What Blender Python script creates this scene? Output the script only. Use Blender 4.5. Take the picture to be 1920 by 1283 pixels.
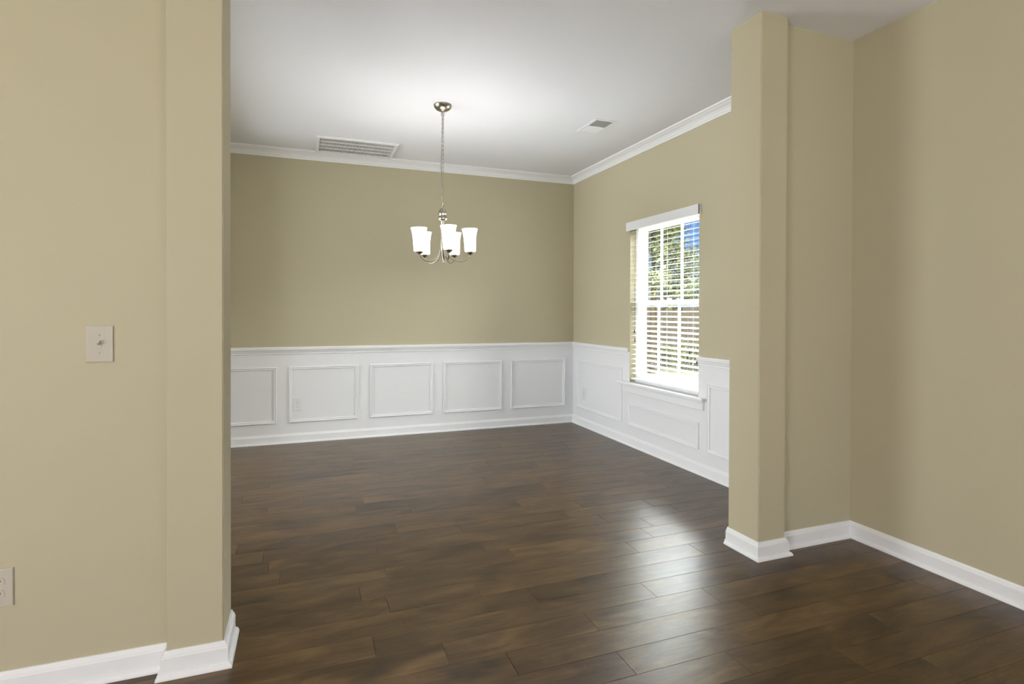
import bpy, bmesh, math, random
from mathutils import Vector, Matrix
random.seed(7)
for o in list(bpy.data.objects): bpy.data.objects.remove(o)
S = bpy.context.scene
C = S.collection
PI = math.pi

# ------------------------------------------------------------------ camera
R = 2.8444; D = 5.6084; H = 2.74          # right wall, back wall, ceiling
YP = 2.1688; YW = 2.2247; YB = 2.3801     # column front, partition front, partition back
XP = 2.1374; XQ = 2.3113                  # right column
XL = -0.2592; XM = -0.4330                # left column
DL = -0.942                               # dining room left wall
FX = -3.3; FY = -3.7                      # rest of the front room
WY0, WY1, WZ0, WZ1 = 3.492, 4.455, 0.585, 2.06   # window opening

cam_d = bpy.data.cameras.new('camera'); cam = bpy.data.objects.new('camera', cam_d); C.objects.link(cam)
yw, pa, ro = math.radians(20.5962), math.radians(-0.455), math.radians(0.1796)
F = Vector((math.sin(yw)*math.cos(pa), math.cos(yw)*math.cos(pa), math.sin(pa)))
R0 = Vector((math.cos(yw), -math.sin(yw), 0)); U0 = R0.cross(F)
Rr = R0*math.cos(ro) + U0*math.sin(ro); Ur = U0*math.cos(ro) - R0*math.sin(ro)
cam.matrix_world = Matrix(((Rr.x, Ur.x, -F.x, 0), (Rr.y, Ur.y, -F.y, 0), (Rr.z, Ur.z, -F.z, 1.243), (0, 0, 0, 1)))
cam_d.sensor_width = 36; cam_d.lens = 1043.48/1920*36; cam_d.shift_y = -49.84/1920
cam_d.clip_start = 0.02; cam_d.clip_end = 300
S.camera = cam

# ------------------------------------------------------------------ colour management, sky, sun, daylight
S.view_settings.view_transform = 'Standard'; S.view_settings.look = 'None'
S.view_settings.gamma = 1; S.view_settings.exposure = 0.76; S.view_settings.use_curve_mapping = False
W = bpy.data.worlds.new('sky'); S.world = W; W.use_nodes = True
nt = W.node_tree; N = nt.nodes; L = nt.links
bg = N['Background']; tc = N.new('ShaderNodeTexCoord'); sx = N.new('ShaderNodeSeparateXYZ')
rp = N.new('ShaderNodeValToRGB'); L.new(tc.outputs['Generated'], sx.inputs[0]); L.new(sx.outputs[2], rp.inputs[0])
e = rp.color_ramp.elements; e[0].position = 0.0; e[0].color = (.42, .60, .88, 1); e[1].position = 1; e[1].color = (.20, .36, .80, 1)
x = e.new(.12); x.color = (.20, .42, .90, 1); x = e.new(.45); x.color = (.40, .55, .85, 1)
L.new(rp.outputs[0], bg.inputs[0]); bg.inputs[1].default_value = 0.6

def area(name, loc, target, sx_, sy_, power, col):
    d = bpy.data.lights.new(name, 'AREA'); d.shape = 'RECTANGLE'; d.size = sx_; d.size_y = sy_; d.energy = power; d.color = col
    o = bpy.data.objects.new(name, d); C.objects.link(o); o.location = loc
    o.rotation_euler = (Vector(target)-Vector(loc)).to_track_quat('-Z', 'Y').to_euler(); return o
sd = bpy.data.lights.new('sun', 'SUN'); sd.energy = 2.2; sd.angle = .01; sd.color = (1, .95, .85)
so = bpy.data.objects.new('sun', sd); C.objects.link(so); so.rotation_euler = Vector((.75, -.12, -.62)).to_track_quat('-Z', 'Y').to_euler()
# area lamps added outside as bright sky at the dining and rear windows
area('dining_window_daylight', (6.8, 9.3, 6.9), (2.95, 3.97, 1.35), 8.5, 6.4, 11500, (.93, .96, 1))
area('added_south_daylight', (8.6, 1.4, 4.8), (2.95, 3.97, 1.35), 7.0, 5.0, 2900, (1, .985, .95))  # added second sky lamp, fills the window jamb and dining room
area('added_rear_daylight', (0.4, FY-5.5, 1.3), (0.4, 0, 1.2), 6.5, 3.0, 175, (.97, .98, 1))  # added lamp outside the unseen rear windows
area('added_left_fill', (FX+.06, -0.6, 1.2), (1.5, 0.8, 1.6), 2.2, 2.0, 95, (1, .97, .92))  # added fill lamp in front of the solid left wall
area('added_breakfast_fill', (-4.05, 4.0, 1.2), (0.5, 4.0, 1.9), 2.4, 1.9, 150, (.97, .98, 1))  # added lamp outside the breakfast room window, fills the dining room

# ------------------------------------------------------------------ materials
def mat(name, col, rough=.5, metal=0, bump=0, bscale=200, spec=.5, emis=0, var=0, vscale=3):
    m = bpy.data.materials.new(name); m.use_nodes = True; n = m.node_tree.nodes; l = m.node_tree.links
    b = n['Principled BSDF']; b.inputs['Base Color'].default_value = (*col, 1)
    b.inputs['Roughness'].default_value = rough; b.inputs['Metallic'].default_value = metal
    b.inputs['Specular IOR Level'].default_value = spec
    t = n.new('ShaderNodeTexCoord')
    if var:
        z = n.new('ShaderNodeTexNoise'); z.inputs['Scale'].default_value = vscale; z.inputs['Detail'].default_value = 3
        l.new(t.outputs['Object'], z.inputs['Vector'])
        mx = n.new('ShaderNodeMix'); mx.data_type = 'RGBA'
        mx.inputs[6].default_value = (*[c*(1-var) for c in col], 1); mx.inputs[7].default_value = (*[min(1, c*(1+var)) for c in col], 1)
        l.new(z.outputs[0], mx.inputs[0]); l.new(mx.outputs[2], b.inputs['Base Color'])
    if bump:
        z = n.new('ShaderNodeTexNoise'); z.inputs['Scale'].default_value = bscale; l.new(t.outputs['Object'], z.inputs['Vector'])
        bp = n.new('ShaderNodeBump'); bp.inputs['Strength'].default_value = bump; bp.inputs['Distance'].default_value = .001
        l.new(z.outputs[0], bp.inputs['Height']); l.new(bp.outputs[0], b.inputs['Normal'])
    if emis:
        b.inputs['Emission Color'].default_value = (1, .97, .92, 1); b.inputs['Emission Strength'].default_value = emis
    return m
M = {}
M['wall'] = mat('tan_wall_paint', (.495, .447, .316), .62, bump=.12, bscale=260, spec=.3, var=.01, vscale=2)
M['white'] = mat('white_trim_paint', (.83, .83, .855), .32, bump=.05, bscale=90)
M['wains'] = mat('white_wainscot_paint', (.79, .79, .815), .38, bump=.08, bscale=200)
M['ceil'] = mat('white_ceiling_paint', (.85, .86, .925), .8, bump=.15, bscale=220, spec=.2)
M['plastic'] = mat('almond_plastic', (.53, .485, .41), .18, var=.02, vscale=30)
M['wplastic'] = mat('white_plastic', (.78, .78, .79), .25, var=.02, vscale=30)
M['slot'] = mat('dark_slot', (.08, .07, .06), .6, var=.1, vscale=50)
M['nickel'] = mat('brushed_nickel', (.36, .33, .275), .28, metal=1, bump=.1, bscale=400)
M['grille'] = mat('white_enamel', (.84, .84, .86), .4, var=.02, vscale=20)
M['duct'] = mat('grey_duct_inside', (.28, .28, .275), .8, var=.05, vscale=9)
M['vinyl'] = mat('white_vinyl', (.86, .86, .86), .3, var=.01, vscale=9)
M['slat'] = mat('white_faux_wood_slat', (.86, .86, .85), .35, bump=.05, bscale=80)
M['valance'] = mat('white_valance', (.74, .74, .76), .4, bump=.04, bscale=80)
M['cord'] = mat('grey_cord', (.30, .29, .30), .7, var=.1, vscale=200)
M['tassel'] = mat('dark_wooden_tassel', (.06, .045, .035), .4, var=.1, vscale=100)
M['bark'] = mat('bark', (.10, .075, .055), .9, bump=.6, bscale=20, var=.3, vscale=8)
M['leaf'] = mat('olive_leaves', (.115, .135, .05), .6, var=.45, vscale=3)
M['leaf2'] = mat('yellow_green_leaves', (.30, .31, .13), .6, var=.4, vscale=5)
M['fence'] = mat('weathered_fence_wood', (.27, .225, .17), .85, bump=.4, bscale=30, var=.25, vscale=6)
M['grass'] = mat('dry_lawn', (.22, .205, .10), .95, bump=.6, bscale=60, var=.4, vscale=14)
M['edging'] = mat('dark_edging', (.05, .04, .03), .8, var=.2, vscale=6)
M['brick'] = mat('grey_exterior', (.4, .38, .35), .9, var=.1, vscale=6)
# window glass: clear, with the reflection a pane really has
g = bpy.data.materials.new('window_glass'); g.use_nodes = True; n = g.node_tree.nodes; l = g.node_tree.links
n.remove(n['Principled BSDF']); tr = n.new('ShaderNodeBsdfTransparent'); gl = n.new('ShaderNodeBsdfGlossy'); gl.inputs['Roughness'].default_value = .02
tr.inputs[0].default_value = (.95, .97, .96, 1)
fr = n.new('ShaderNodeLayerWeight'); mx = n.new('ShaderNodeMixShader')       # Schlick's curve on the facing angle
pw = n.new('ShaderNodeMath'); pw.operation = 'POWER'; l.new(fr.outputs['Facing'], pw.inputs[0]); pw.inputs[1].default_value = 5
fr.inputs[0].default_value = .5
ma = n.new('ShaderNodeMath'); ma.operation = 'MULTIPLY_ADD'; l.new(pw.outputs[0], ma.inputs[0]); ma.inputs[1].default_value = .96; ma.inputs[2].default_value = .04
l.new(ma.outputs[0], mx.inputs[0]); l.new(tr.outputs[0], mx.inputs[1]); l.new(gl.outputs[0], mx.inputs[2]); l.new(mx.outputs[0], n['Material Output'].inputs[0])
M['glass'] = g
M['shade'] = mat('frosted_glass_shade', (.9, .9, .88), .35, emis=1.5, var=.01, vscale=20)
M['bulb'] = mat('lit_bulb', (1, .95, .85), .4, emis=9)

# dark hardwood planks: tone and grain shift per plank from the mesh attribute 'plank'
def floor_mat():
    m = bpy.data.materials.new('dark_stained_maple'); m.use_nodes = True; n = m.node_tree.nodes; l = m.node_tree.links
    b = n['Principled BSDF']
    at = n.new('ShaderNodeAttribute'); at.attribute_name = 'plank'; t = n.new('ShaderNodeTexCoord')
    sc = n.new('ShaderNodeVectorMath'); sc.operation = 'SCALE'; sc.inputs['Scale'].default_value = 37.0; l.new(at.outputs['Vector'], sc.inputs[0])
    ad = n.new('ShaderNodeVectorMath'); ad.operation = 'ADD'; l.new(t.outputs['Object'], ad.inputs[0]); l.new(sc.outputs[0], ad.inputs[1])
    def noise(scale3, detail, dist=0):
        mp = n.new('ShaderNodeMapping'); mp.inputs['Scale'].default_value = scale3; l.new(ad.outputs[0], mp.inputs[0])
        z = n.new('ShaderNodeTexNoise'); z.inputs['Scale'].default_value = 1; z.inputs['Detail'].default_value = detail; z.inputs['Distortion'].default_value = dist
        l.new(mp.outputs[0], z.inputs['Vector']); return z
    def math_(op, a, bv):
        q = n.new('ShaderNodeMath'); q.operation = op
        for i, v in enumerate((a, bv)):
            if isinstance(v, (int, float)): q.inputs[i].default_value = v
            else: l.new(v, q.inputs[i])
        return q.outputs[0]
    cl = noise((2.6, 8, 1), 5, 1.2); gr = noise((5, 75, 1), 5, .6); sw = noise((1.5, 6.5, 1), 2, 1.6)
    ring = math_('SINE', math_('MULTIPLY', sw.outputs[0], 95), 0)
    sep = n.new('ShaderNodeSeparateXYZ'); l.new(at.outputs['Vector'], sep.inputs[0])
    v = math_('ADD', math_('MULTIPLY', cl.outputs[0], .64), math_('MULTIPLY', gr.outputs[0], .22))
    v = math_('ADD', v, math_('MULTIPLY', ring, .018)); v = math_('ADD', v, math_('MULTIPLY', sep.outputs[0], .10))
    r = n.new('ShaderNodeValToRGB'); l.new(v, r.inputs[0]); e = r.color_ramp.elements
    e[0].position = .31; e[0].color = (.030, .0155, .006, 1); e[1].position = .69; e[1].color = (.168, .102, .040, 1)
    q = e.new(.44); q.color = (.070, .038, .015, 1); q = e.new(.535); q.color = (.102, .059, .023, 1)
    # scattered dark knots
    mp = n.new('ShaderNodeMapping'); mp.inputs['Scale'].default_value = (.95, 2.1, 1); l.new(ad.outputs[0], mp.inputs[0])
    wp = noise((9, 14, 1), 3, .5); wv = n.new('ShaderNodeVectorMath'); wv.operation = 'SCALE'; wv.inputs['Scale'].default_value = .22; l.new(wp.outputs['Color'], wv.inputs[0])
    wa = n.new('ShaderNodeVectorMath'); wa.operation = 'ADD'; l.new(mp.outputs[0], wa.inputs[0]); l.new(wv.outputs[0], wa.inputs[1])
    vo = n.new('ShaderNodeTexVoronoi'); vo.voronoi_dimensions = '2D'; vo.inputs['Scale'].default_value = 1; l.new(wa.outputs[0], vo.inputs['Vector'])
    kr = n.new('ShaderNodeMapRange'); kr.inputs['From Min'].default_value = .015; kr.inputs['From Max'].default_value = .13; kr.inputs['To Min'].default_value = .42; kr.inputs['To Max'].default_value = 1
    l.new(vo.outputs['Distance'], kr.inputs['Value'])
    km = n.new('ShaderNodeVectorMath'); km.operation = 'SCALE'; l.new(r.outputs[0], km.inputs[0]); l.new(kr.outputs[0], km.inputs['Scale'])
    l.new(km.outputs[0], b.inputs['Base Color'])
    rr = math_('ADD', math_('MULTIPLY', cl.outputs[0], .06), .28); l.new(rr, b.inputs['Roughness'])
    b.inputs['Specular IOR Level'].default_value = .48
    bp = n.new('ShaderNodeBump'); bp.inputs['Strength'].default_value = .10; bp.inputs['Distance'].default_value = .001
    l.new(math_('ADD', math_('MULTIPLY', gr.outputs[0], .3), cl.outputs[0]), bp.inputs['Height']); l.new(bp.outputs[0], b.inputs['Normal'])
    return m
M['floor'] = floor_mat()

# ------------------------------------------------------------------ helpers
def link(name, bm, m, parent=None, smooth=False, loc=None):
    bmesh.ops.recalc_face_normals(bm, faces=bm.faces)
    me = bpy.data.meshes.new(name); bm.to_mesh(me); bm.free()
    for q in (m if isinstance(m, list) else [m]): me.materials.append(q)
    if smooth:
        for p in me.polygons: p.use_smooth = True
    o = bpy.data.objects.new(name, me); C.objects.link(o)
    if parent: o.parent = parent
    if loc: o.location = loc
    return o
def struct(name, bm, m, parent=None, smooth=False):
    o = link(name, bm, m, parent, smooth)
    if not parent: o['kind'] = 'structure'
    return o
def empty(name, loc=(0, 0, 0), rz=0):
    o = bpy.data.objects.new(name, None); C.objects.link(o); o.location = loc; o.rotation_euler = (0, 0, rz); o.empty_display_size = .1; return o
def tag(o, label, cat, group=None):
    o['label'] = label; o['category'] = cat
    if group: o['group'] = group
    return o
def box(bm, x0, x1, y0, y1, z0, z1, mi=0, bev=0, M4=None):
    t = bmesh.new()
    r = bmesh.ops.create_cube(t, size=1)
    for v in r['verts']:
        v.co = Vector(((x0+x1)/2+v.co.x*(x1-x0), (y0+y1)/2+v.co.y*(y1-y0), (z0+z1)/2+v.co.z*(z1-z0)))
    if bev: bmesh.ops.bevel(t, geom=t.edges[:], offset=bev, segments=2, affect='EDGES', profile=.5)
    if M4: bmesh.ops.transform(t, matrix=M4, verts=t.verts)
    merge(bm, t, mi); return bm
def merge(bm, t, mi=0):
    vm = {v: bm.verts.new(v.co) for v in t.verts}
    for f in t.faces:
        try: nf = bm.faces.new([vm[v] for v in f.verts]); nf.material_index = mi; nf.smooth = f.smooth
        except ValueError: pass
    t.free()
def lathe(bm, prof, cx=0, cy=0, seg=32, M4=None):
    t = bmesh.new(); rings = []
    for r, z in prof:
        rings.append([t.verts.new((cx+max(r, 1e-4)*math.cos(2*PI*k/seg), cy+max(r, 1e-4)*math.sin(2*PI*k/seg), z)) for k in range(seg)])
    for a, b in zip(rings, rings[1:]):
        for k in range(seg): t.faces.new((a[k], a[(k+1) % seg], b[(k+1) % seg], b[k])).smooth = True
    for ring in (rings[0], rings[-1]):
        if (ring[0].co-ring[seg//2].co).length > 2.5e-4: pass
    if M4: bmesh.ops.transform(t, matrix=M4, verts=t.verts)
    merge(bm, t); return bm
def tube(bm, pts, rad, seg=8, closed=False):
    pts = [Vector(p) for p in pts]; n_ = len(pts); rings = []; prev = None
    for i, p in enumerate(pts):
        a = pts[(i-1) % n_] if closed or i > 0 else p; b = pts[(i+1) % n_] if closed or i < n_-1 else p
        d = (b-a).normalized()
        if prev is None: u = d.orthogonal().normalized()
        else: u = (prev-d*prev.dot(d)).normalized()
        prev = u; w = d.cross(u); r = rad(i/(n_-1)) if callable(rad) else rad
        rings.append([bm.verts.new(p+(u*math.cos(2*PI*k/seg)+w*math.sin(2*PI*k/seg))*r) for k in range(seg)])
    prs = list(zip(rings, rings[1:]))+([(rings[-1], rings[0])] if closed else [])
    for a, b in prs:
        for k in range(seg):
            f = bm.faces.new((a[k], a[(k+1) % seg], b[(k+1) % seg], b[k])); f.smooth = True
    if not closed: bm.faces.new(rings[0]); bm.faces.new(rings[-1])
    return bm
def sweep(path, prof, closed=False):
    """sweep a profile of (offset to the left of travel, z) along a floor-plan polyline with mitred corners"""
    bm = bmesh.new(); P = [Vector((a, b)) for a, b in path]; n_ = len(P); rows = []
    def nrm(a, b): d = (b-a).normalized(); return Vector((-d.y, d.x))
    for i, p in enumerate(P):
        ns = []
        if i > 0 or closed: ns.append(nrm(P[(i-1) % n_], p))
        if i < n_-1 or closed: ns.append(nrm(p, P[(i+1) % n_]))
        m = ns[0] if len(ns) == 1 else (ns[0]+ns[1])/(1+ns[0].dot(ns[1]))
        rows.append([bm.verts.new((p.x+m.x*o, p.y+m.y*o, z)) for o, z in prof])
    k_ = len(prof)
    for a, b in list(zip(rows, rows[1:]))+([(rows[-1], rows[0])] if closed else []):
        for k in range(k_): bm.faces.new((a[k], b[k], b[(k+1) % k_], a[(k+1) % k_]))
    if not closed: bm.faces.new(rows[0]); bm.faces.new(rows[-1])
    return bm
def frame_sweep(corners, axis_n, prof):
    """picture-frame moulding: closed rectangle corners (3D, in order), out from the wall along axis_n; prof = (inward, out)"""
    bm = bmesh.new(); c = [Vector(p) for p in corners]; nrm = Vector(axis_n); ctr = sum(c, Vector())/4; rows = []
    for i, p in enumerate(c):
        a = (c[(i+1) % 4]-p).normalized(); b = (c[(i-1) % 4]-p).normalized()
        rows.append([bm.verts.new(p+(a+b)*o+nrm*h) for o, h in prof])
    k_ = len(prof)
    for i in range(4):
        a, b = rows[i], rows[(i+1) % 4]
        for k in range(k_): bm.faces.new((a[k], b[k], b[(k+1) % k_], a[(k+1) % k_]))
    return bm

# ------------------------------------------------------------------ floor: individual planks in one mesh
def build_floor():
    bm = bmesh.new(); lay = bm.loops.layers.float_color.new('plank')
    pitch = .137; y_ref = 2.032
    seams = {-1: [.485, 1.081, -.35, 1.676], 0: [1.445, .247, -.62], 3: [1.624, .235, -.7], -3: [1.07, .1, 2.0], 2: [1.93, .731, .337, -.9], 5: [.892, -.1, 1.9], 1: [.94, -.3, 2.2], 11: [.31, 1.6], -2: [.69, 1.75, -.4]}
    rnd = random.Random(3)
    FX = -3.7
    r0 = math.floor((FY-y_ref)/pitch); r1 = math.ceil((D-y_ref)/pitch)
    for r in range(r0, r1+1):
        y0 = max(FY, y_ref+r*pitch); y1 = min(D, y_ref+(r+1)*pitch)
        if y1-y0 < .004: continue
        fixed = seams.get(r, [])
        xs = set(fixed)
        if fixed:
            x = max(fixed)+rnd.uniform(.6, 1.3)
            while x < R-.15: xs.add(x); x += rnd.uniform(.5, 1.3)
            x = min(fixed)-rnd.uniform(.6, 1.3)
        else:
            x = R-rnd.uniform(.2, 1.3)
        while x > FX+.15: xs.add(x); x -= rnd.uniform(.45, 1.35)
        xs = [FX]+sorted(xs)+[R]
        for a, b in zip(xs, xs[1:]):
            g_ = .0011; dz = rnd.uniform(-.0001, .0001)
            c = (rnd.random(), rnd.random(), rnd.random(), 1)
            o = [bm.verts.new(p) for p in ((a, y0, -.0022), (b, y0, -.0022), (b, y1, -.0022), (a, y1, -.0022))]
            i = [bm.verts.new(p) for p in ((a+g_, y0+g_, dz), (b-g_, y0+g_, dz), (b-g_, y1-g_, dz), (a+g_, y1-g_, dz))]
            fs = [bm.faces.new(i)]+[bm.faces.new((o[k], o[(k+1) % 4], i[(k+1) % 4], i[k])) for k in range(4)]
            for f in fs:
                for lp in f.loops: lp[lay] = c
    o = struct('floor', bm, M['floor'])
    b2 = bmesh.new(); box(b2, FX-.3, R+.2, FY-.2, D+.2, -.25, -.0035); s = link('subfloor', b2, M['brick'], o)
build_floor()

# ------------------------------------------------------------------ shell
T = .15
def wall(name, boxes, parent=None):
    bm = bmesh.new()
    for b in boxes: box(bm, *b[:6], mi=b[6] if len(b) > 6 else 0)
    return struct(name, bm, [M['wall'], M['wains']], parent)
ZC = .865                                                   # paint changes colour behind the chair rail
wall('wall_back', [(DL-T, R+.16, D, D+T, 0, ZC, 1), (DL-T, R+.16, D, D+T, ZC, H)])
wall('wall_right', [(R, R+.16, FY, YB, 0, H),
    (R, R+.16, YB, WY0, 0, ZC, 1), (R, R+.16, YB, WY0, ZC, H),
    (R, R+.16, WY1, D, 0, ZC, 1), (R, R+.16, WY1, D, ZC, H),
    (R, R+.16, WY0, WY1, 0, WZ0, 1), (R, R+.16, WY0, WY1, WZ1, H),
    (R+.0004, R+.0615, WY0-.001, WY0+.003, WZ0+.004, WZ1), (R+.0004, R+.0615, WY1-.003, WY1+.001, WZ0+.004, WZ1)])
OY0, OY1, OZ = 2.95, 5.10, 2.42                              # unseen opening to an added breakfast room, lets fill light in
BX = -3.7
wall('wall_dining_left', [(DL-T, DL, YB, OY0, 0, ZC, 1), (DL-T, DL, YB, OY0, ZC, H), (DL-T, DL, OY1, D, 0, ZC, 1), (DL-T, DL, OY1, D, ZC, H), (DL-T, DL, OY0, OY1, OZ, H)])
wall('wall_added_breakfast_left', [(BX-T, BX, YB, D, 0, .3), (BX-T, BX, YB, D, 2.3, H), (BX-T, BX, YB, 2.75, .3, 2.3), (BX-T, BX, 5.25, D, .3, 2.3)])  # shell of the added breakfast room, built to bring in fill light
wall('wall_added_breakfast_back', [(BX-T, DL-T, D, D+T, 0, H)])
wall('wall_added_breakfast_front', [(BX-T, FX, YB-T, YB, 0, H)])
def cased_window(name, x, y0, y1, z0, z1):
    bm = bmesh.new()
    for q in (y0, y1-.05, (y0+y1)/2-.025): box(bm, x-.03, x+.03, q, q+.05, z0, z1)
    for q in (z0, z1-.05): box(bm, x-.025, x+.025, y0, y1, q, q+.05)
    w = struct(name, bm, M['vinyl'])
    bm = bmesh.new(); box(bm, x-.003, x+.003, y0+.05, y1-.05, z0+.05, z1-.05); link('glass', bm, M['glass'], w)
cased_window('window_4', BX-.08, 2.75, 5.25, .3, 2.3)  # unseen window added to the breakfast room for its fill lamp
def prism(path, z0, z1):
    bm = bmesh.new(); a = [bm.verts.new((x, y, z0)) for x, y in path]; b = [bm.verts.new((x, y, z1)) for x, y in path]; n_ = len(path)
    bm.faces.new(a); bm.faces.new(b)
    for i in range(n_): bm.faces.new((a[i], a[(i+1) % n_], b[(i+1) % n_], b[i]))
    ed = [e for e in bm.edges if abs((e.verts[0].co-e.verts[1].co).z) > 1 and any(abs(e.verts[0].co.x-q) < 1e-3 for q in (XP, XQ, XL, XM))]
    bmesh.ops.bevel(bm, geom=ed, offset=.004, segments=3, affect='EDGES')
    return bm
struct('wall_partition_right', prism([(R, YW), (XQ, YW), (XQ, YP), (XP, YP), (XP, YB), (R, YB)], 0, H), M['wall'])
struct('wall_partition_left', prism([(FX, YW), (XM, YW), (XM, YP), (XL, YP), (XL, YB), (FX, YB)], 0, H), M['wall'])
wall('wall_left', [(FX-T, FX, FY-T, YB, 0, H)])
wall('wall_rear', [(FX-T, R+.16, FY-T, FY, 0, .45), (FX-T, R+.16, FY-T, FY, 2.3, H), (FX-T, -2.8, FY-T, FY, .45, 2.3), (-1.2, -.6, FY-T, FY, .45, 2.3), (2.4, R+.16, FY-T, FY, .45, 2.3)])
bm = bmesh.new(); box(bm, BX-T, R+.16, FY-T, D+T, H, H+.2); struct('ceiling', bm, M['ceil'])
# unseen rear windows, added behind the camera to let daylight in
for i, (a, b) in enumerate(((-2.8, -1.2), (-.6, 2.4))):
    bm = bmesh.new(); y = FY-.09
    for q in (a, b-.05): box(bm, q, q+.05, y-.03, y+.03, .45, 2.3)
    for q in (.45, 1.35, 2.25): box(bm, a, b, y-.025, y+.025, q, q+.05)
    k_ = 2 if b-a < 2 else 3
    for k in range(1, k_): xx = a+(b-a)*k/k_; box(bm, xx-.03, xx+.03, y-.024, y+.024, .45, 2.3)
    w = struct('window_%d' % (i+2), bm, M['vinyl'])
    bm = bmesh.new(); box(bm, a+.05, b-.05, y-.003, y+.003, .5, 2.25); link('glass', bm, M['glass'], w)

# ------------------------------------------------------------------ baseboards
hb = .0875
base_prof = [(0, 0), (.029, 0), (.0285, .006), (.026, .012), (.0215, .0165), (.0155, .0185), (.0155, .067), (.0125, .070), (.0115, .075), (.007, .080), (.0045, hb), (0, hb)]
def base(name, path):
    return struct(name, sweep(path, base_prof), M['white'])
base('baseboard_front_right', [(R, FY), (R, YW), (XQ, YW), (XQ, YP), (XP, YP), (XP, YB+.001)])
base('baseboard_front_left', [(XL, YB+.001), (XL, YP), (XM, YP), (XM, YW), (FX, YW)])
base('baseboard_dining', [(XP+.002, YB), (R, YB), (R, D), (DL, D), (DL, OY1)])
base('baseboard_dining_left', [(DL, OY0), (DL, YB), (XL-.002, YB)])

# ------------------------------------------------------------------ crown and chair rail in the dining room
cp = [(0, 2.663), (.008, 2.663), (.010, 2.674), (.015, 2.679), (.022, 2.694), (.034, 2.708), (.050, 2.717), (.056, 2.724), (.066, 2.728), (.068, 2.74), (0, 2.74)]
struct('trim_crown', sweep([(XP+.085, YB), (R, YB), (R, D), (DL, D), (DL, YB), (XL-.01, YB)], cp), M['white'])
rail_p = [(0, .832), (.008, .832), (.010, .838), (.007, .843), (.009, .848), (.014, .853), (.016, .862), (.022, .868), (.026, .876), (.027, .890), (.025, .898), (.020, .901), (0, .901)]
struct('trim_chair_rail_right', sweep([(XP+.04, YB), (R, YB), (R, WY0-.003)], rail_p), M['white'])
struct('trim_chair_rail_back', sweep([(R, WY1+.03), (R, D), (DL, D), (DL, OY1)], rail_p), M['white'])
struct('trim_chair_rail_left', sweep([(DL, OY0), (DL, YB), (XL-.01, YB)], rail_p), M['white'])
# picture-frame mouldings of the wainscot
pf = [(0, 0), (0, .007), (.003, .013), (.009, .015), (.013, .010), (.018, .008), (.022, .011), (.027, .009), (.030, 0)]
tn = 1
def panel_back(x0, x1, z0=.188, z1=.715):
    global tn
    struct('trim_%d' % tn, frame_sweep([(x0, D, z0), (x1, D, z0), (x1, D, z1), (x0, D, z1)], (0, -1, 0), pf), M['white']); tn += 1
def panel_right(y0, y1, z0, z1):
    global tn
    struct('trim_%d' % tn, frame_sweep([(R, y0, z0), (R, y1, z0), (R, y1, z1), (R, y0, z1)], (-1, 0, 0), pf), M['white']); tn += 1
for a, b in ((-.865, -.226), (-.125, .507), (.618, 1.245), (1.352, 1.991), (2.094, 2.742)): panel_back(a, b)
panel_right(4.577, 5.512, .187, .708); panel_right(3.480, 4.470, .184, .391); panel_right(2.48, 3.386, .181, .702)

# ------------------------------------------------------------------ dining window
wf = empty('window_1', (R+.1, (WY0+WY1)/2, WZ0)); wf['kind'] = 'structure'
off = Vector((-(R+.1), -(WY0+WY1)/2, -WZ0))
def wpart(name, bm, m, parent=wf):
    bmesh.ops.translate(bm, vec=off, verts=bm.verts); return link(name, bm, m, parent)
bm = bmesh.new()
fx0, fx1 = R+.062, R+.155; j = .042
box(bm, fx0, fx1, WY0, WY0+j, WZ0, WZ1); box(bm, fx0, fx1, WY1-j, WY1, WZ0, WZ1)
box(bm, fx0, fx1, WY0+j, WY1-j, WZ1-j, WZ1); box(bm, fx0, fx1, WY0+j, WY1-j, WZ0, WZ0+.04)
for yy in (WY0+j, WY1-j-.008):                               # jamb liner tracks
    for xx in (R+.082, R+.112, R+.135): box(bm, xx, xx+.005, yy, yy+.008, WZ0+.04, WZ1-j)
wpart('window_frame', bm, M['vinyl'])
gy0, gy1 = WY0+j+.008, WY1-j-.008
def sash(name, xc, z0, z1, top, bot, my):
    bm = bmesh.new(); w = .026
    box(bm, xc-.014, xc+.014, gy0, gy0+w, z0, z1, bev=.002); box(bm, xc-.014, xc+.014, gy1-w, gy1, z0, z1, bev=.002)
    box(bm, xc-.0135, xc+.0135, gy0+w, gy1-w, z1-top, z1); box(bm, xc-.0135, xc+.0135, gy0+w, gy1-w, z0, z0+bot)
    for y in my: box(bm, xc-.008, xc+.008, y-.009, y+.009, z0+bot, z1-top, bev=.002)
    s = wpart(name, bm, M['vinyl'])
    bm = bmesh.new(); box(bm, xc-.002, xc+.002, gy0+w, gy1-w, z0+bot, z1-top); bmesh.ops.translate(bm, vec=off, verts=bm.verts); link('glass', bm, M['glass'], s)
sash('upper_sash', R+.130, 1.30, WZ1-j, .035, .04, (4.150, 3.868))
sash('lower_sash', R+.100, WZ0+.04, 1.342, .042, .045, (4.146, 3.862))
bm = bmesh.new(); box(bm, R+.075, R+.09, 3.95, 4.0, 1.342, 1.356, bev=.003); wpart('sash_lock', bm, M['vinyl'])
# stool and apron
bm = bmesh.new(); box(bm, R-.0006, R+.062, WY0+.001, WY1-.001, WZ0-.001, WZ0+.004, bev=.0)
box(bm, R-.052, R-.0005, 3.400, 4.618, WZ0-.022, WZ0+.004, bev=.006)
struct('trim_window_stool', bm, M['white'])
bm = bmesh.new(); box(bm, R-.016, R, 3.425, 4.560, .492, WZ0-.020, bev=.003); box(bm, R-.024, R, 3.435, 4.575, .548, WZ0-.021, bev=.004)
struct('trim_window_apron', bm, M['white'])

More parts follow.
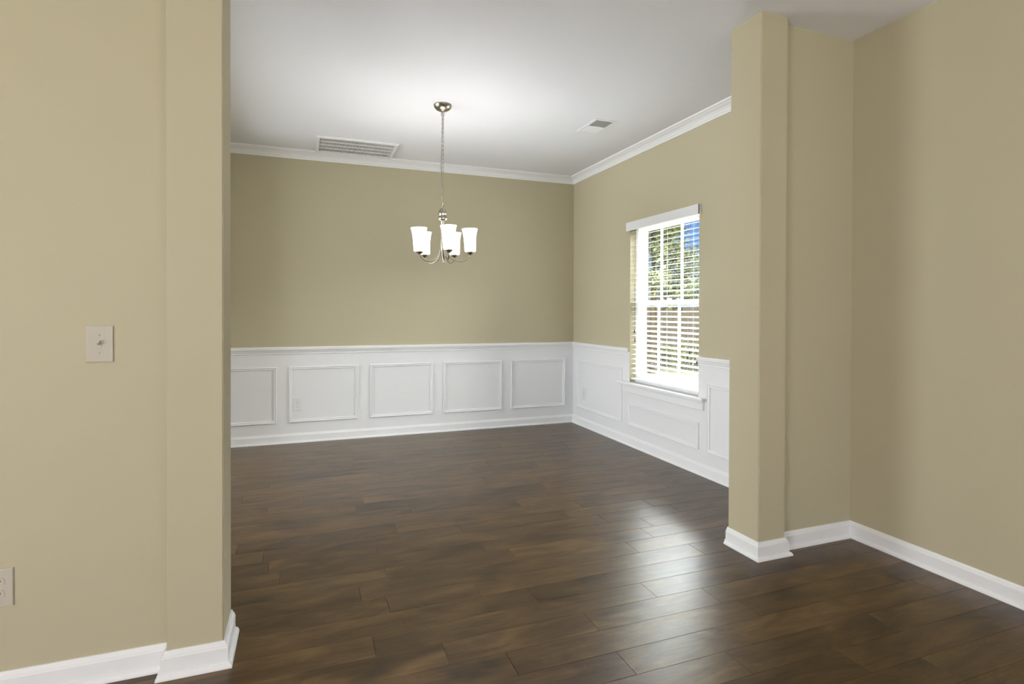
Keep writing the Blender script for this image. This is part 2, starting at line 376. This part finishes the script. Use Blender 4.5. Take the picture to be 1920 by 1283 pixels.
# ------------------------------------------------------------------ venetian blind
bl = empty('venetian_blind', (R+.03, (WY0+WY1)/2, 2.03)); tag(bl, 'white horizontal slat blind hanging open inside the dining room window', 'blind')
boff = Vector((-(R+.03), -(WY0+WY1)/2, -2.03))
def bpart(name, bm, m, parent=bl, smooth=False):
    bmesh.ops.translate(bm, vec=boff, verts=bm.verts); return link(name, bm, m, parent, smooth)
bx = R+.033; by0, by1 = WY0+.008, WY1-.008
bm = bmesh.new(); box(bm, R-.034, R-.020, WY0-.026, WY1+.022, 1.985, 2.064, bev=.004)
box(bm, R-.034, R-.001, WY0-.026, WY0-.018, 1.987, 2.062, bev=.002); box(bm, R-.034, R-.001, WY1+.014, WY1+.022, 1.987, 2.062, bev=.002)
bpart('valance', bm, M['valance'])
bm = bmesh.new(); box(bm, bx-.026, bx+.026, by0, by1, 2.005, 2.052, bev=.002); bpart('head_rail', bm, M['slat'])
bm = bmesh.new(); zs = []; z = 1.985; tilt = math.radians(10)
while z > .655:
    zs.append(z)
    Mt = Matrix.Translation((bx, 0, z)) @ Matrix.Rotation(-tilt, 4, 'Y')
    box(bm, -.025, .025, by0, by1, -.0014, .0014, M4=Mt); z -= .0437
bpart('slats', bm, M['slat'])
bm = bmesh.new(); box(bm, bx-.025, bx+.025, by0, by1, .612, .628, bev=.003); bpart('bottom_rail', bm, M['slat'])
for yy in (WY0+.14, (WY0+WY1)/2, WY1-.14):
    bm = bmesh.new()
    for xx in (bx-.0262, bx+.0262): tube(bm, [(xx, yy, 2.01), (xx, yy, 1.3), (xx, yy, .62)], .0006, 5)
    bpart('ladder_cord', bm, M['slat'])
def cordset(y, zend, name, x=bx-.032):
    bm = bmesh.new(); tube(bm, [(x, y, 2.01), (x-.001, y+.001, 1.5), (x, y, zend)], .0011, 5); c = bpart(name, bm, M['cord'])
    bm = bmesh.new(); lathe(bm, [(.0001, zend+.012), (.003, zend+.012), (.0045, zend+.004), (.0085, zend-.012), (.008, zend-.018), (.0001, zend-.019)], x, y, 14)
    bmesh.ops.translate(bm, vec=boff, verts=bm.verts); link('tassel', bm, M['tassel'], c)
cordset(3.600, .925, 'lift_cord'); cordset(3.622, .885, 'lift_cord'); cordset(3.514, .862, 'lift_cord')
cordset(4.378, 1.065, 'tilt_cord'); cordset(4.370, .985, 'tilt_cord')

# ------------------------------------------------------------------ switch and outlets (built facing -Y, back at y=0)
def plate(bm, w, h, d=.006):
    t = bmesh.new(); r = bmesh.ops.create_cube(t, size=1)
    for v in r['verts']: v.co = Vector((v.co.x*w, (v.co.y-.5)*d, v.co.z*h))
    fe = [e for e in t.edges if all(v.co.y < -d*.5 for v in e.verts)]
    bmesh.ops.bevel(t, geom=fe, offset=.004, segments=4, affect='EDGES', profile=.6); merge(bm, t)
def screw(parent, z, m):
    bm = bmesh.new(); t = Matrix.Translation((0, -.0058, z)) @ Matrix.Rotation(PI/2, 4, 'X')
    lathe(bm, [(.0001, .0015), (.0025, .0014), (.0033, .0006), (.0034, 0)], seg=16, M4=t); s = link('screw', bm, m, parent)
    b = bmesh.new(); box(b, -.0004, .0004, -.0077, -.0070, z-.0028, z+.0028); link('slot', b, M['slot'], s)
sw = empty('light_switch', (-.6350, YW, 1.1285)); tag(sw, 'almond single toggle light switch on the tan wall left of the column', 'light switch')
bm = bmesh.new(); plate(bm, .077, .121); link('plate', bm, M['plastic'], sw)
bm = bmesh.new(); box(bm, -.006, .006, -.0075, -.005, -.0125, .0125, bev=.0008); link('toggle_surround', bm, M['plastic'], sw)
bm = bmesh.new(); box(bm, -.0042, .0042, -.016, .0, -.005, .005, bev=.0012, M4=Matrix.Translation((0, -.006, .001)) @ Matrix.Rotation(math.radians(-28), 4, 'X')); link('toggle', bm, M['plastic'], sw)
screw(sw, .030, M['plastic']); screw(sw, -.030, M['plastic'])

def outlet(label, loc, rz, m):
    o = empty('wall_outlet', loc, rz); tag(o, label, 'outlet', 'duplex wall outlets')
    bm = bmesh.new(); plate(bm, .076, .122); link('plate', bm, m, o)
    for s in (-1, 1):
        bm = bmesh.new(); t = bmesh.new(); vs = []
        for k in range(28):
            a = 2*PI*k/28; vs.append((max(-.0165, min(.0165, .0185*math.cos(a))), max(-.0135, min(.0135, .0165*math.sin(a)))))
        A = [t.verts.new((x, -.0075, z+s*.0195)) for x, z in vs]; B = [t.verts.new((x, -.004, z+s*.0195)) for x, z in vs]
        t.faces.new(A)
        for k in range(28): t.faces.new((A[k], A[(k+1) % 28], B[(k+1) % 28], B[k]))
        merge(bm, t); r = link('receptacle', bm, m, o)
        b = bmesh.new()
        for xx, hh in ((-.0063, .0042), (.0063, .0034)): box(b, xx-.0009, xx+.0009, -.0079, -.0070, s*.0195+.003-hh, s*.0195+.003+hh)
        box(b, -.002, .002, -.0079, -.0070, s*.0195-.0095, s*.0195-.0055, bev=.0003); link('slots', b, M['slot'], r)
    screw(o, 0, m); return o
outlet('white duplex outlet inside the second wainscot panel of the back wall', (-.0500, D, .357), 0, M['wplastic'])
outlet('white duplex outlet on the window wall wainscot near the room corner', (R, 5.343, .348), -PI/2, M['wplastic'])
outlet('almond duplex outlet low on the tan wall, down and left of the light switch', (-.9050, YW, .357), 0, M['plastic'])

# ------------------------------------------------------------------ ceiling vents
rg = empty('return_air_grille', (.458, 5.285, H)); tag(rg, 'large white rectangular return air grille in the ceiling beside the back wall', 'vent')
gx, gy = .350, .240
bm = bmesh.new(); fw = .030
for a in ((-gx, gx, -gy, -gy+fw), (-gx, gx, gy-fw, gy), (-gx, -gx+fw, -gy+fw, gy-fw), (gx-fw, gx, -gy+fw, gy-fw)): box(bm, *a, -.016, 0, bev=.003)
link('frame', bm, M['grille'], rg)
bm = bmesh.new(); nb = 4; iw = (2*gy-2*fw)/nb
for k in range(1, nb): yy = -gy+fw+iw*k; box(bm, -gx+fw, gx-fw, yy-.007, yy+.007, -.013, -.002)
xx = -gx+fw+.010
while xx < gx-fw-.004: box(bm, xx-.0028, xx+.0028, -gy+fw, gy-fw, -.011, -.003); xx += .0135
link('louvres', bm, M['grille'], rg)
bm = bmesh.new(); box(bm, -gx+.02, gx-.02, -gy+.02, gy-.02, -.002, -.0005); link('filter', bm, M['duct'], rg)
sr = empty('supply_register', (2.219, 3.983, H)); tag(sr, 'small white two-way air register in the ceiling toward the window wall', 'vent')
gx, gy = .095, .160
bm = bmesh.new(); fw = .022
for a in ((-gx, gx, -gy, -gy+fw), (-gx, gx, gy-fw, gy), (-gx, -gx+fw, -gy+fw, gy-fw), (gx-fw, gx, -gy+fw, gy-fw), (-gx+fw, gx-fw, -.005, .005)): box(bm, *a, -.008, 0, bev=.002)
link('frame', bm, M['grille'], sr)
for s in (-1, 1):
    bm = bmesh.new()
    for k in range(9):
        yy = s*(.013+k*.0145); Mt = Matrix.Translation((0, yy, -.006)) @ Matrix.Rotation(math.radians(-42*s), 4, 'X')
        box(bm, -gx+fw, gx-fw, -.007, .007, -.0005, .0005, M4=Mt)
    link('louvres', bm, M['grille'], sr)
bm = bmesh.new(); box(bm, -gx+.01, gx-.01, -gy+.01, gy-.01, -.001, -.0003); link('duct', bm, M['duct'], sr)

# ------------------------------------------------------------------ chandelier
cx, cy = .9515, 3.979
ch = empty('chandelier', (cx, cy, H)); tag(ch, 'brushed nickel five-arm chandelier with lit frosted glass shades hanging on a chain', 'chandelier')
def Z(z): return z-H
bm = bmesh.new(); lathe(bm, [(.0645, 0), (.066, -.004), (.064, -.009), (.060, -.020), (.048, -.034), (.030, -.043), (.012, -.047), (.010, -.056), (.006, -.060), (.0001, -.061)], seg=40)
tube(bm, [(.011*math.cos(a), 0, -.069+.011*math.sin(a)) for a in [2*PI*k/16 for k in range(16)]], .0022, 6, True); link('canopy', bm, M['nickel'], ch)
bm = bmesh.new(); zt, zb = Z(2.668), Z(1.997); nl = 21; pt_ = (zt-zb)/nl
for k in range(nl):
    zc = zt-pt_*(k+.5); hl = pt_*.5+.0045; w = .0075; an = math.radians(35)+(PI/2 if k % 2 else 0); pts = []
    for q in range(16):
        a = 2*PI*q/16; h_ = math.cos(a); s_ = math.sin(a)
        zz = (hl-w)*(1 if s_ > .01 else -1 if s_ < -.01 else 0)+w*s_
        pts.append((w*h_*math.cos(an), w*h_*math.sin(an), zc+zz))
    tube(bm, pts, .0021, 6, True)
link('chain', bm, M['nickel'], ch)
bm = bmesh.new(); pts = []
for k in range(50):
    t = k/49; zz = zt+.02-(zt-zb+.02)*t; am = .004+.012*math.sin(PI*t)**2*(1 if .25 < t < .6 else .5)
    pts.append((am*math.cos(1.1+t*2.5), am*math.sin(-.6+t*2.5)*.6, zz))
tube(bm, pts, .0016, 6); link('cord', bm, M['cord'], ch)
bm = bmesh.new()
lathe(bm, [(.0001, Z(1.998)), (.006, Z(1.997)), (.009, Z(1.990)), (.019, Z(1.984)), (.028, Z(1.970)), (.031, Z(1.955)), (.0335, Z(1.953)), (.0335, Z(1.946)), (.031, Z(1.944)), (.031, Z(1.925)), (.0345, Z(1.920)), (.035, Z(1.912)), (.029, Z(1.905)), (.017, Z(1.902)), (.014, Z(1.895)),
    (.014, Z(1.78)), (.017, Z(1.76)), (.021, Z(1.73)), (.022, Z(1.69)), (.020, Z(1.665)), (.013, Z(1.625)), (.006, Z(1.598)), (.0075, Z(1.592)), (.0001, Z(1.583))], seg=32)
tube(bm, [(.010*math.cos(a), 0, Z(2.0)+.007+.010*math.sin(a)) for a in [2*PI*k/16 for k in range(16)]], .002, 6, True)
link('body', bm, M['nickel'], ch)
shade_out = [(.024, 1.668), (.036, 1.668), (.0405, 1.672), (.0412, 1.690), (.0425, 1.720), (.0445, 1.755), (.048, 1.790), (.0525, 1.815), (.058, 1.834)]
a0 = math.atan2(-cy, -cx)+math.radians(11); rr = .194
for k in range(5):
    a = a0+k*2*PI/5; ca, sa = math.cos(a), math.sin(a)
    bm = bmesh.new(); P = []
    ctrl = [(.018, 1.700), (.045, 1.615), (.085, 1.585), (.125, 1.588), (.185, 1.600), (.194, 1.655)]
    n_ = 20
    for q in range(n_+1):                                     # bezier through control polygon
        t = q/n_; c = [Vector(p) for p in ctrl]
        while len(c) > 1: c = [c[i]*(1-t)+c[i+1]*t for i in range(len(c)-1)]
        P.append((c[0].x*ca, c[0].x*sa, Z(c[0].y)))
    tube(bm, P, .0042, 8); arm = link('arm', bm, M['nickel'], ch)
    bm = bmesh.new(); lathe(bm, [(.0001, Z(1.645)), (.006, Z(1.645)), (.010, Z(1.650)), (.022, Z(1.656)), (.027, Z(1.663)), (.0275, Z(1.668)), (.0001, Z(1.668))], rr*ca, rr*sa, 24); link('cup', bm, M['nickel'], arm)
    prof = [(r, Z(z)) for r, z in shade_out]+[(r-.003, Z(z)) for r, z in reversed(shade_out[2:])]+[(.024, Z(1.672))]
    bm = bmesh.new(); lathe(bm, prof, rr*ca, rr*sa, 32); sh = link('lamp_shade', bm, M['shade'], ch)
    bm = bmesh.new(); lathe(bm, [(.012, Z(1.672)), (.012, Z(1.70)), (.019, Z(1.73)), (.021, Z(1.75)), (.016, Z(1.768)), (.0001, Z(1.775))], rr*ca, rr*sa, 20); link('bulb', bm, M['bulb'], sh)
    pd = bpy.data.lights.new('chandelier_light', 'POINT'); pd.energy = 1.55; pd.shadow_soft_size = .02; pd.color = (1, .97, .93)
    po = bpy.data.objects.new('chandelier_light', pd); C.objects.link(po); po.parent = ch; po.location = (rr*ca, rr*sa, Z(1.785))

# the fixture hangs a little out of plumb below its chain
pv = Matrix.Translation((0, 0, Z(2.0))); tl = pv @ Matrix.Rotation(math.radians(-1.6), 4, Vector((math.sin(yw), math.cos(yw), 0))) @ pv.inverted()
for c in ch.children:
    if c.name.split('.')[0] in ('body', 'arm', 'lamp_shade', 'chandelier_light'): c.matrix_local = tl @ Matrix.Translation(c.location)

# unseen flush ceiling fixture, added behind the camera to light the front room
ff = empty('added_ceiling_light', (-.3, -1.2, H)); tag(ff, 'added round flush ceiling light with frosted bowl, unseen fill for the front room', 'ceiling light')
bm = bmesh.new(); lathe(bm, [(.17, 0), (.175, -.02), (.165, -.025), (.0001, -.026)], seg=40); link('base', bm, M['nickel'], ff)
bm = bmesh.new(); lathe(bm, [(.16, -.026), (.15, -.06), (.11, -.09), (.05, -.108), (.0001, -.112)], seg=40); link('bowl', bm, M['shade'], ff)
pd = bpy.data.lights.new('added_ceiling_fill', 'POINT'); pd.energy = 15; pd.shadow_soft_size = .15; pd.color = (1, .93, .8)
po = bpy.data.objects.new('added_ceiling_fill', pd); C.objects.link(po); po.parent = ff; po.location = (0, 0, -.30)

# unseen uplight floor lamp, added behind the camera to brighten the ceiling
fl = empty('added_uplight_lamp', (1.7, -2.1, 0)); tag(fl, 'added slim nickel uplight floor lamp, unseen fill for the front room ceiling', 'floor lamp')
bm = bmesh.new(); lathe(bm, [(.0001, .03), (.02, .03), (.13, .02), (.135, 0), (.0001, 0)], seg=32); link('base', bm, M['nickel'], fl)
bm = bmesh.new(); tube(bm, [(0, 0, .028), (0, 0, .9), (0, 0, 1.74)], .011, 12); link('pole', bm, M['nickel'], fl)
bm = bmesh.new(); lathe(bm, [(.02, 1.735), (.06, 1.75), (.12, 1.80), (.15, 1.86), (.146, 1.86), (.115, 1.806), (.055, 1.757), (.0001, 1.75)], seg=36); link('bowl_shade', bm, M['nickel'], fl)
pd = bpy.data.lights.new('added_uplight_fill', 'POINT'); pd.energy = 105; pd.shadow_soft_size = .05; pd.color = (1, .97, .92)
po = bpy.data.objects.new('added_uplight_fill', pd); C.objects.link(po); po.parent = fl; po.location = (0, 0, 1.83)

# ------------------------------------------------------------------ outdoors
GZ = -.45
bm = bmesh.new(); bmesh.ops.create_grid(bm, x_segments=2, y_segments=2, size=60)
bmesh.ops.translate(bm, vec=(30, 12, GZ), verts=bm.verts); o = link('lawn', bm, M['grass']); o['kind'] = 'structure'
def leaves(bm, n_, fn, size, rnd):
    for _ in range(n_):
        p = fn(); s = size*rnd.uniform(.6, 1.3)
        u = Vector((rnd.gauss(0, 1), rnd.gauss(0, 1), rnd.gauss(0, 1))).normalized(); v = u.orthogonal().normalized()
        w = u.cross(v); c, d = v*s, w*s*.5
        bm.faces.new([bm.verts.new(p+q) for q in (c, d, -c, -d)])
def tree(x, y, zb, zt, rad, n_, label, seed, leaf=.09, group=None):
    rnd = random.Random(seed); o = empty('tree', (x, y, GZ)); tag(o, label, 'tree', group)
    bm = bmesh.new(); tube(bm, [(0, 0, -.1), (.03, .02, (zt-GZ)*.5), (0, 0, (zt-GZ)*.95)], lambda t: .11*(1-t)+.015, 8)
    tips = []
    for k in range(46):
        h = (zb-GZ)+((zt-GZ)-(zb-GZ))*(k/45)**.9*.93; t = (h-(zb-GZ))/((zt-zb)); a = k*2.4+rnd.uniform(-.4, .4)
        rr_ = rad*(1-t)**.75*rnd.uniform(.75, 1.1)+.1; e_ = Vector((rr_*math.cos(a), rr_*math.sin(a), h+rr_*.35)); s_ = Vector((0, 0, h))
        tube(bm, [s_, (s_+e_)/2+Vector((0, 0, -.03)), e_], lambda q: .025*(1-q)+.006, 5); tips.append((s_, e_))
    link('trunk', bm, M['bark'], o)
    def fn():
        s_, e_ = rnd.choice(tips); t = rnd.random()**.6; return s_.lerp(e_, .25+t*.8)+Vector((rnd.gauss(0, .12), rnd.gauss(0, .12), rnd.gauss(0, .12)))
    bm = bmesh.new(); leaves(bm, n_, fn, leaf, rnd); link('crown', bm, M['leaf'], o)
tree(9.0, 12.95, 1.2, 4.1, 1.45, 12000, 'leafy olive-green tree outside the window, its crown against the sky', 5, .055)
# board fence
fe = empty('wooden_fence', (11.8, 15, GZ)); tag(fe, 'weathered brown board fence beyond the lawn outside the window', 'fence')
bm = bmesh.new(); rnd = random.Random(2); y = -9
while y < 12: box(bm, -.01, .01, y, y+.135, .04, 1.83+rnd.uniform(-.01, .01)); y += .142
link('boards', bm, M['fence'], fe)
bm = bmesh.new()
for z in (.3, 1.0, 1.6): box(bm, .011, .05, -9, 12, z, z+.09)
link('rails', bm, M['fence'], fe)
for k in range(9):
    bm = bmesh.new(); box(bm, .05, .14, -9+k*2.4, -8.91+k*2.4, 0, 1.8); link('post', bm, M['fence'], fe)
# shrubs in front of the fence
def shrub(x, y, r, h, seed, label):
    rnd = random.Random(seed); o = empty('shrub', (x, y, GZ)); tag(o, label, 'shrub', 'shrubs along the fence')
    bm = bmesh.new()
    for k in range(7): a = k*.9; tube(bm, [(0, 0, 0), (r*.5*math.cos(a), r*.5*math.sin(a), h*.7)], .012, 5)
    link('stems', bm, M['bark'], o)
    def fn():
        a, b = rnd.uniform(0, 2*PI), rnd.random()**.5; c = rnd.random()
        return Vector((r*b*math.cos(a), r*b*math.sin(a), h*(.05+.95*c*(1-.45*b*b))))
    bm = bmesh.new(); leaves(bm, 1500, fn, .045, rnd); link('foliage', bm, M['leaf2'], o)
for i, (yy, hh) in enumerate(((12.2, .80), (13.6, .95), (15.0, .75), (16.4, .9), (17.8, 1.0))):
    shrub(10.7+.15*(i % 2), yy, .62, hh, 20+i, 'low yellow-green shrub in front of the board fence outside the window')
bm = bmesh.new(); box(bm, 7.30, 7.40, 4, 16, GZ-.02, GZ+.07, bev=.01); o = link('garden_edging', bm, M['edging']); tag(o, 'dark landscape edging strip running across the lawn outside the window', 'edging')
